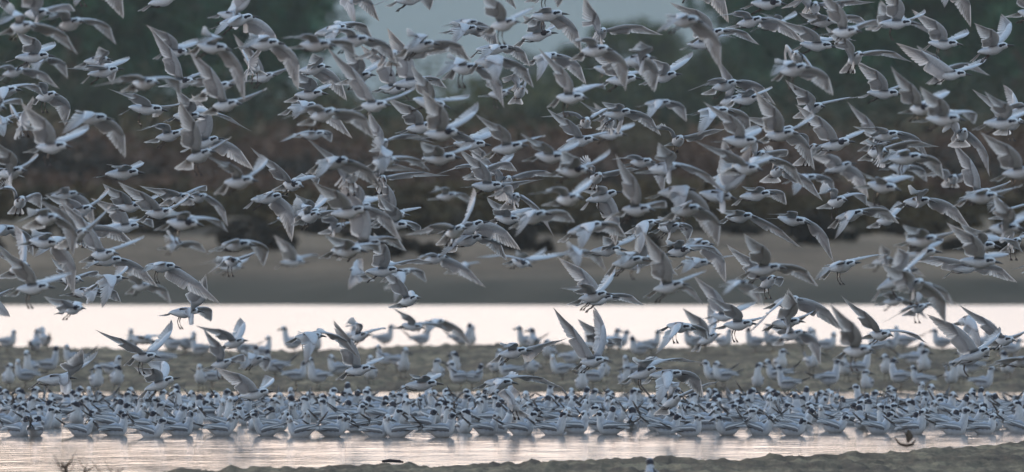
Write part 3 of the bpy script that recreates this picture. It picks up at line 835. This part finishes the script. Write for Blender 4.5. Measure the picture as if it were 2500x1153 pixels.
scrub('dark_scrub', [(20, 292, 220, 1.2), (120, 290, 240, 1.15), (200, 291, 200, 1.0), (60, 293, 220, 1.1), (350, 296, 120, .7), (730, 293, 160, .9), (860, 290, 120, .75), (640, 292, 120, .8), (1480, 288, 120, .7), (2140, 262, 130, .45), (2300, 296, 260, 1.0), (2420, 298, 160, .9), (1000, 288, 90, .6)], M_SCRUB[3], 4, 'near black bushes in front of the rust scrub')

_tr = random.Random(31)
scrub('dry_tufts', [(_tr.uniform(-100, 2600), 300 - 62 * _tr.random() ** 1.6, _tr.uniform(60, 260), _tr.uniform(.15, .55)) for _ in range(300)], M_SCRUB[1], 6, 'scattered dry brown tufts growing across the far flat')
scrub('rust_tufts', [(_tr.uniform(-100, 2600), 304 - 44 * _tr.random() ** 1.5, _tr.uniform(60, 240), _tr.uniform(.2, .7)) for _ in range(160)], M_SCRUB[0], 16, 'low rust coloured tufts where the flat meets the scrub')
scrub('dark_tufts', [(_tr.uniform(-100, 2600), _tr.uniform(205, 288), _tr.uniform(20, 110), _tr.uniform(.08, .30)) for _ in range(70)], M_SCRUB[3], 8, 'scattered dark low tufts on the far flat')
# ------------------------------------------------------------------ air
hz_m = bpy.data.materials.new('thin_haze'); hz_m.use_nodes = True
hn = hz_m.node_tree.nodes; hn.remove(hn['Principled BSDF'])
pv = hn.new('ShaderNodeVolumePrincipled'); pv.inputs['Color'].default_value = (.74, .84, .87, 1)
pv.inputs['Density'].default_value = HAZE if 'HAZE' in globals() else .00013
hz_m.node_tree.links.new(pv.outputs[0], hn['Material Output'].inputs['Volume'])
def box_mesh(name, a, b, mat):
    me = bpy.data.meshes.new(name)
    v = [(x, y, z) for x in (a[0], b[0]) for y in (a[1], b[1]) for z in (a[2], b[2])]
    me.from_pydata(v, [], [(0, 1, 3, 2), (4, 6, 7, 5), (0, 4, 5, 1), (2, 3, 7, 6), (0, 2, 6, 4), (1, 5, 7, 3)])
    me.materials.append(mat); return me
hz = make_obj('haze', box_mesh('haze', (-4000, -60, -3), (4000, 9100, 175), hz_m)); hz['kind'] = 'stuff'

# ------------------------------------------------------------------ label words
ORD = ['first', 'second', 'third', 'fourth', 'fifth', 'sixth', 'seventh', 'eighth', 'ninth', 'tenth', 'eleventh', 'twelfth', 'thirteenth', 'fourteenth', 'fifteenth', 'sixteenth', 'seventeenth', 'eighteenth', 'nineteenth', 'twentieth']
def ordinal(i):
    if i < 20: return ORD[i]
    t, u = divmod(i + 1, 10); tens = ['', '', 'twent', 'thirt', 'fort', 'fift'][t]
    return tens + 'ieth' if u == 0 else tens + 'y-' + ORD[u - 1]
def rank_words(i, n):
    """counted from whichever end is nearer"""
    if i < (n + 1) // 2: return ('leftmost' if i == 0 else ordinal(i) + ' from left')
    j = n - 1 - i
    return 'rightmost' if j == 0 else ordinal(j) + ' from right'

# ------------------------------------------------------------------ flying terns
TIERS = [(-99, 40, 'along the very top'), (40, 100, 'below the topmost birds'), (100, 165, 'against the upper trees'), (165, 235, 'against the lower trees'),
         (235, 300, 'at the trees\' foot'), (300, 355, 'before the upper scrub'), (355, 420, 'before the rust scrub'), (420, 480, 'before the darkest scrub'),
         (480, 530, 'at the scrub edge'), (530, 600, 'before the upper flat'), (600, 680, 'before the lower flat'), (680, 780, 'above the far shore'), (780, 860, 'over the pale water'), (860, 1100, 'low over the bar')]
flyers = []
for i, rec in enumerate(FLY_BIRDS):
    o, F, spread, kind = build_flying(rec, i)
    bx, by, tx, ty, nx, ny, fx, fy, D = rec
    cy = (by + ty) / 2; cx = (bx + tx) / 2
    un, uf = cy - ny, cy - fy
    if un > 35 and uf > 12: pose = 'wings raised'
    elif un < -25 and uf < -25: pose = 'wings lowered'
    elif un > 35: pose = 'near wing raised'
    elif uf > 35: pose = 'far wing raised'
    elif un < -25: pose = 'near wing lowered'
    elif uf < -25: pose = 'far wing lowered'
    else: pose = 'wings level'
    flyers.append((o, cx, cy, pose, 'head-on' if abs(F.x) < .45 else ('heading right' if F.x > 0 else 'heading left')))
for lo, hi, where in TIERS:
    byl = {}
    for f in sorted([f for f in flyers if lo <= f[2] < hi], key=lambda f: f[1]): byl.setdefault((f[4], f[3]), []).append(f)
    for (head, pose), fs in byl.items():
        for j, f in enumerate(fs):
            rk = 'the only such' if len(fs) == 1 else rank_words(j, len(fs)) + ' such'
            tag(f[0], f'flying tern {head}, {pose}, {rk} {where}', 'tern', 'terns flying in the flock')

# ------------------------------------------------------------------ terns standing on the bar
HEAD_ANG = {'R': 0, 'L': 180, 'F': -90, 'B': 90}
sr = random.Random(21)
st = []
for t in STAND.replace('\n', '|').split('|'):
    x, y, f = t.split(); x, y = float(x), float(y)
    p = ground_hit(x, y)
    h = R(HEAD_ANG[f] + sr.uniform(-28, 28) + (-12 if f == 'R' else 12 if f == 'L' else 0))
    v = sr.randrange(len(VARIANTS))
    sc = sr.uniform(.93, 1.05)
    p.z += .045 * sc
    o, yaw, nk, cp = build_resting('standing_tern', p, h, v, sr.uniform(-.12, .05), True, sc)
    st.append((o, x, y, f, cp))
SW = {'R': 'facing right', 'L': 'facing left', 'F': 'facing the camera', 'B': 'seen from behind'}
for lo, hi, where in ((800, 890, 'on the bar crest'), (890, 935, 'midway up the bar'), (935, 1000, 'at the bar\'s near foot')):
    for f in 'RLFB':
        row = sorted([s for s in st if lo <= s[2] < hi and s[3] == f], key=lambda s: s[1])
        for j, s in enumerate(row):
            rk = 'the only one' if len(row) == 1 else rank_words(j, len(row)) + ''
            tag(s[0], f"tern standing {SW[f]}, {rk} {where}", 'tern', 'terns standing on the mud bar')

# ------------------------------------------------------------------ the raft of terns on the water
rr_ = random.Random(77)
ROWS = [(997, 52), (1006, 52), (1015, 50), (1025, 47), (1036, 42), (1048, 38), (1061, 29)]
RN = ['back', 'second', 'third', 'fourth', 'fifth', 'sixth', 'front']
for ri, (py, n) in enumerate(ROWS):
    row = []
    xs = [(-20 + 2540 * (i + .5) / n) + rr_.uniform(-.33, .33) * 2540 / n for i in range(n)]
    for x in xs:
        yy = py + rr_.uniform(-5, 5) + (4 if ri > 4 and 200 < x < 1300 else 0)
        D = FPX * CAM_H / (yy - HORIZON)
        p = Vector(((x - 1250) / FPX * D, D, -rr_.uniform(.0, .009)))
        base = rr_.choices((0, 180, -90, 90, -45, -135), (.44, .16, .12, .10, .12, .06))[0]
        h = R(base + rr_.uniform(-20, 20))
        v = rr_.randrange(len(VARIANTS)); sc = rr_.uniform(.92, 1.06)
        o, yaw, nk, cp = build_resting('floating_tern', p, h, v, rr_.uniform(-.16, .26), False, sc, 'full' if ri > 3 else 'few')
        hd = math.degrees(h) % 360
        face = 'rightward' if hd < 50 or hd > 310 else 'leftward' if 130 < hd < 230 else 'toward the camera' if hd >= 230 else 'away from the camera'
        row.append((o, x, face, cp))
    row.sort(key=lambda r: r[1])
    for face in ('rightward', 'leftward', 'toward the camera', 'away from the camera'):
        for capd in (True, False):
            rs = [r for r in row if r[2] == face and (r[3] == 1) == capd]
            for j, r in enumerate(rs):
                rk = 'the only such bird' if len(rs) == 1 else rank_words(j, len(rs))
                tag(r[0], f"{'black' if capd else 'pale'} headed floating tern {face}, {rk} raft's {RN[ri]} row", 'tern', 'terns floating in the raft')

# ------------------------------------------------------------------ small things on the near shore
M_WOOD = plain('dead_wood', (.035, .024, .018), (.11, .08, .06), 25, .85, .1, .5, .01)
def twig_plant(px, D, H, label, seed, n):
    rg = random.Random(seed)
    x = (px - 1250) / FPX * D
    o = bpy.data.objects.new('dry_plant', None); col.objects.link(o); o.location = (x, D, terrain(x, D) if terrain(x, D) > 0 else -.01)
    tag(o, label, 'plant')
    for i in range(n):
        mb = MB(); a = rg.uniform(-.9, .9); b = rg.uniform(-.5, .5); h = H * rg.uniform(.6, 1)
        pts = [Vector((0, 0, -.03)), Vector((a * .25 * h, b * .2 * h, h * .4)), Vector((a * .5 * h, b * .4 * h, h * .75)), Vector((a * .65 * h, b * .5 * h, h))]
        mb.tube(pts, [.006, .0045, .003, .0012], 5)
        for k in range(4):
            t = rg.uniform(.25, .95); q = pts[1].lerp(pts[3], t); e = q + Vector((rg.uniform(-.07, .07), rg.uniform(-.04, .04), rg.uniform(.02, .08)))
            mb.tube([q, q.lerp(e, .5) + Vector((0, 0, -.006)), e], [.0025, .002, .0008], 4)
        make_obj('stem', mb.mesh('stem', M_WOOD), o)
twig_plant(180, 80.5, .165, 'dry leafless plant sticking up at the near water edge', 4, 4)
twig_plant(262, 80.0, .11, 'smaller sprawling dry plant beside the leafless one', 9, 3)
# driftwood and its curled leaf in front of the raft
p0 = Vector(((2214 - 1250) / FPX * 81, 81, 0)); p0.z = CAM_H - (1090 - HORIZON) / FPX * 81
dw = MB()
dw.tube([Vector((-.075, 0, .055)), Vector((-.045, 0, .015)), Vector((0, 0, .004)), Vector((.035, .01, .012)), Vector((.052, .01, .04))], [.004, .008, .011, .010, .003], 8)
d = make_obj('driftwood', dw.mesh('driftwood', M_WOOD)); d.location = p0; d.scale = (.72, .8, .72); tag(d, 'dark curved driftwood lying at the edge of the near mud', 'driftwood')
tw = MB()
tw.tube([Vector((.01, 0, .02)), Vector((-.02, 0, .11)), Vector((-.05, 0, .14)), Vector((-.13, 0, .165))], [.003, .002, .0018, .001], 5)
tw.tube([Vector((-.02, 0, .11)), Vector((.02, 0, .14)), Vector((.05, 0, .165))], [.002, .0015, .0008], 5)
make_obj('twig', tw.mesh('twig', M_WOOD), d)
M_DRYLEAF = plain('curled_leaf', (.06, .046, .036), (.11, .088, .068), 30, .8, .1)
lf = MB(); prev = None
for j in range(7):
    t = j / 6; w = .022 * math.sin(math.pi * (t * .9 + .05)); c = Vector((.005 + .012 * math.sin(t * 3), 0, .02 + .085 * t))
    r = [lf.add(c + Vector((-w, .008, 0))), lf.add(c + Vector((0, -.006, 0))), lf.add(c + Vector((w, .008, 0)))]
    if prev: lf.f += [(prev[0], prev[1], r[1], r[0]), (prev[1], prev[2], r[2], r[1])]
    prev = r
make_obj('leaf', lf.mesh('leaf', M_DRYLEAF), d)
# dark flat stick on the mud, and one lone bird on the near shore
p1 = ground_hit(960, 1133)
lg = MB(); lg.tube([Vector((-.055, 0, .012)), Vector((-.02, .004, .016)), Vector((.03, 0, .013)), Vector((.05, -.004, .008))], [.006, .0085, .008, .004], 8)
l_ = make_obj('stick', lg.mesh('stick', plain('blackened_wood', (.012, .009, .012), (.03, .022, .028), 30, .8))); l_.location = p1; tag(l_, 'short dark stick lying on the near mud edge', 'stick')
p2 = Vector(((1591 - 1250) / FPX * 80.3, 80.3, terrain((1591 - 1250) / FPX * 80.3, 80.3) + .055))
_cv = [i for i, v in enumerate(VARIANTS) if v[2] == 1 and abs(v[0]) < .5][0]
o, *_q = build_resting('standing_tern', p2 - Vector((0, 0, .012)), R(98), _cv, 0, True, .84)
tag(o, 'lone grey tern standing on the near mud, seen from behind, out of focus', 'tern')
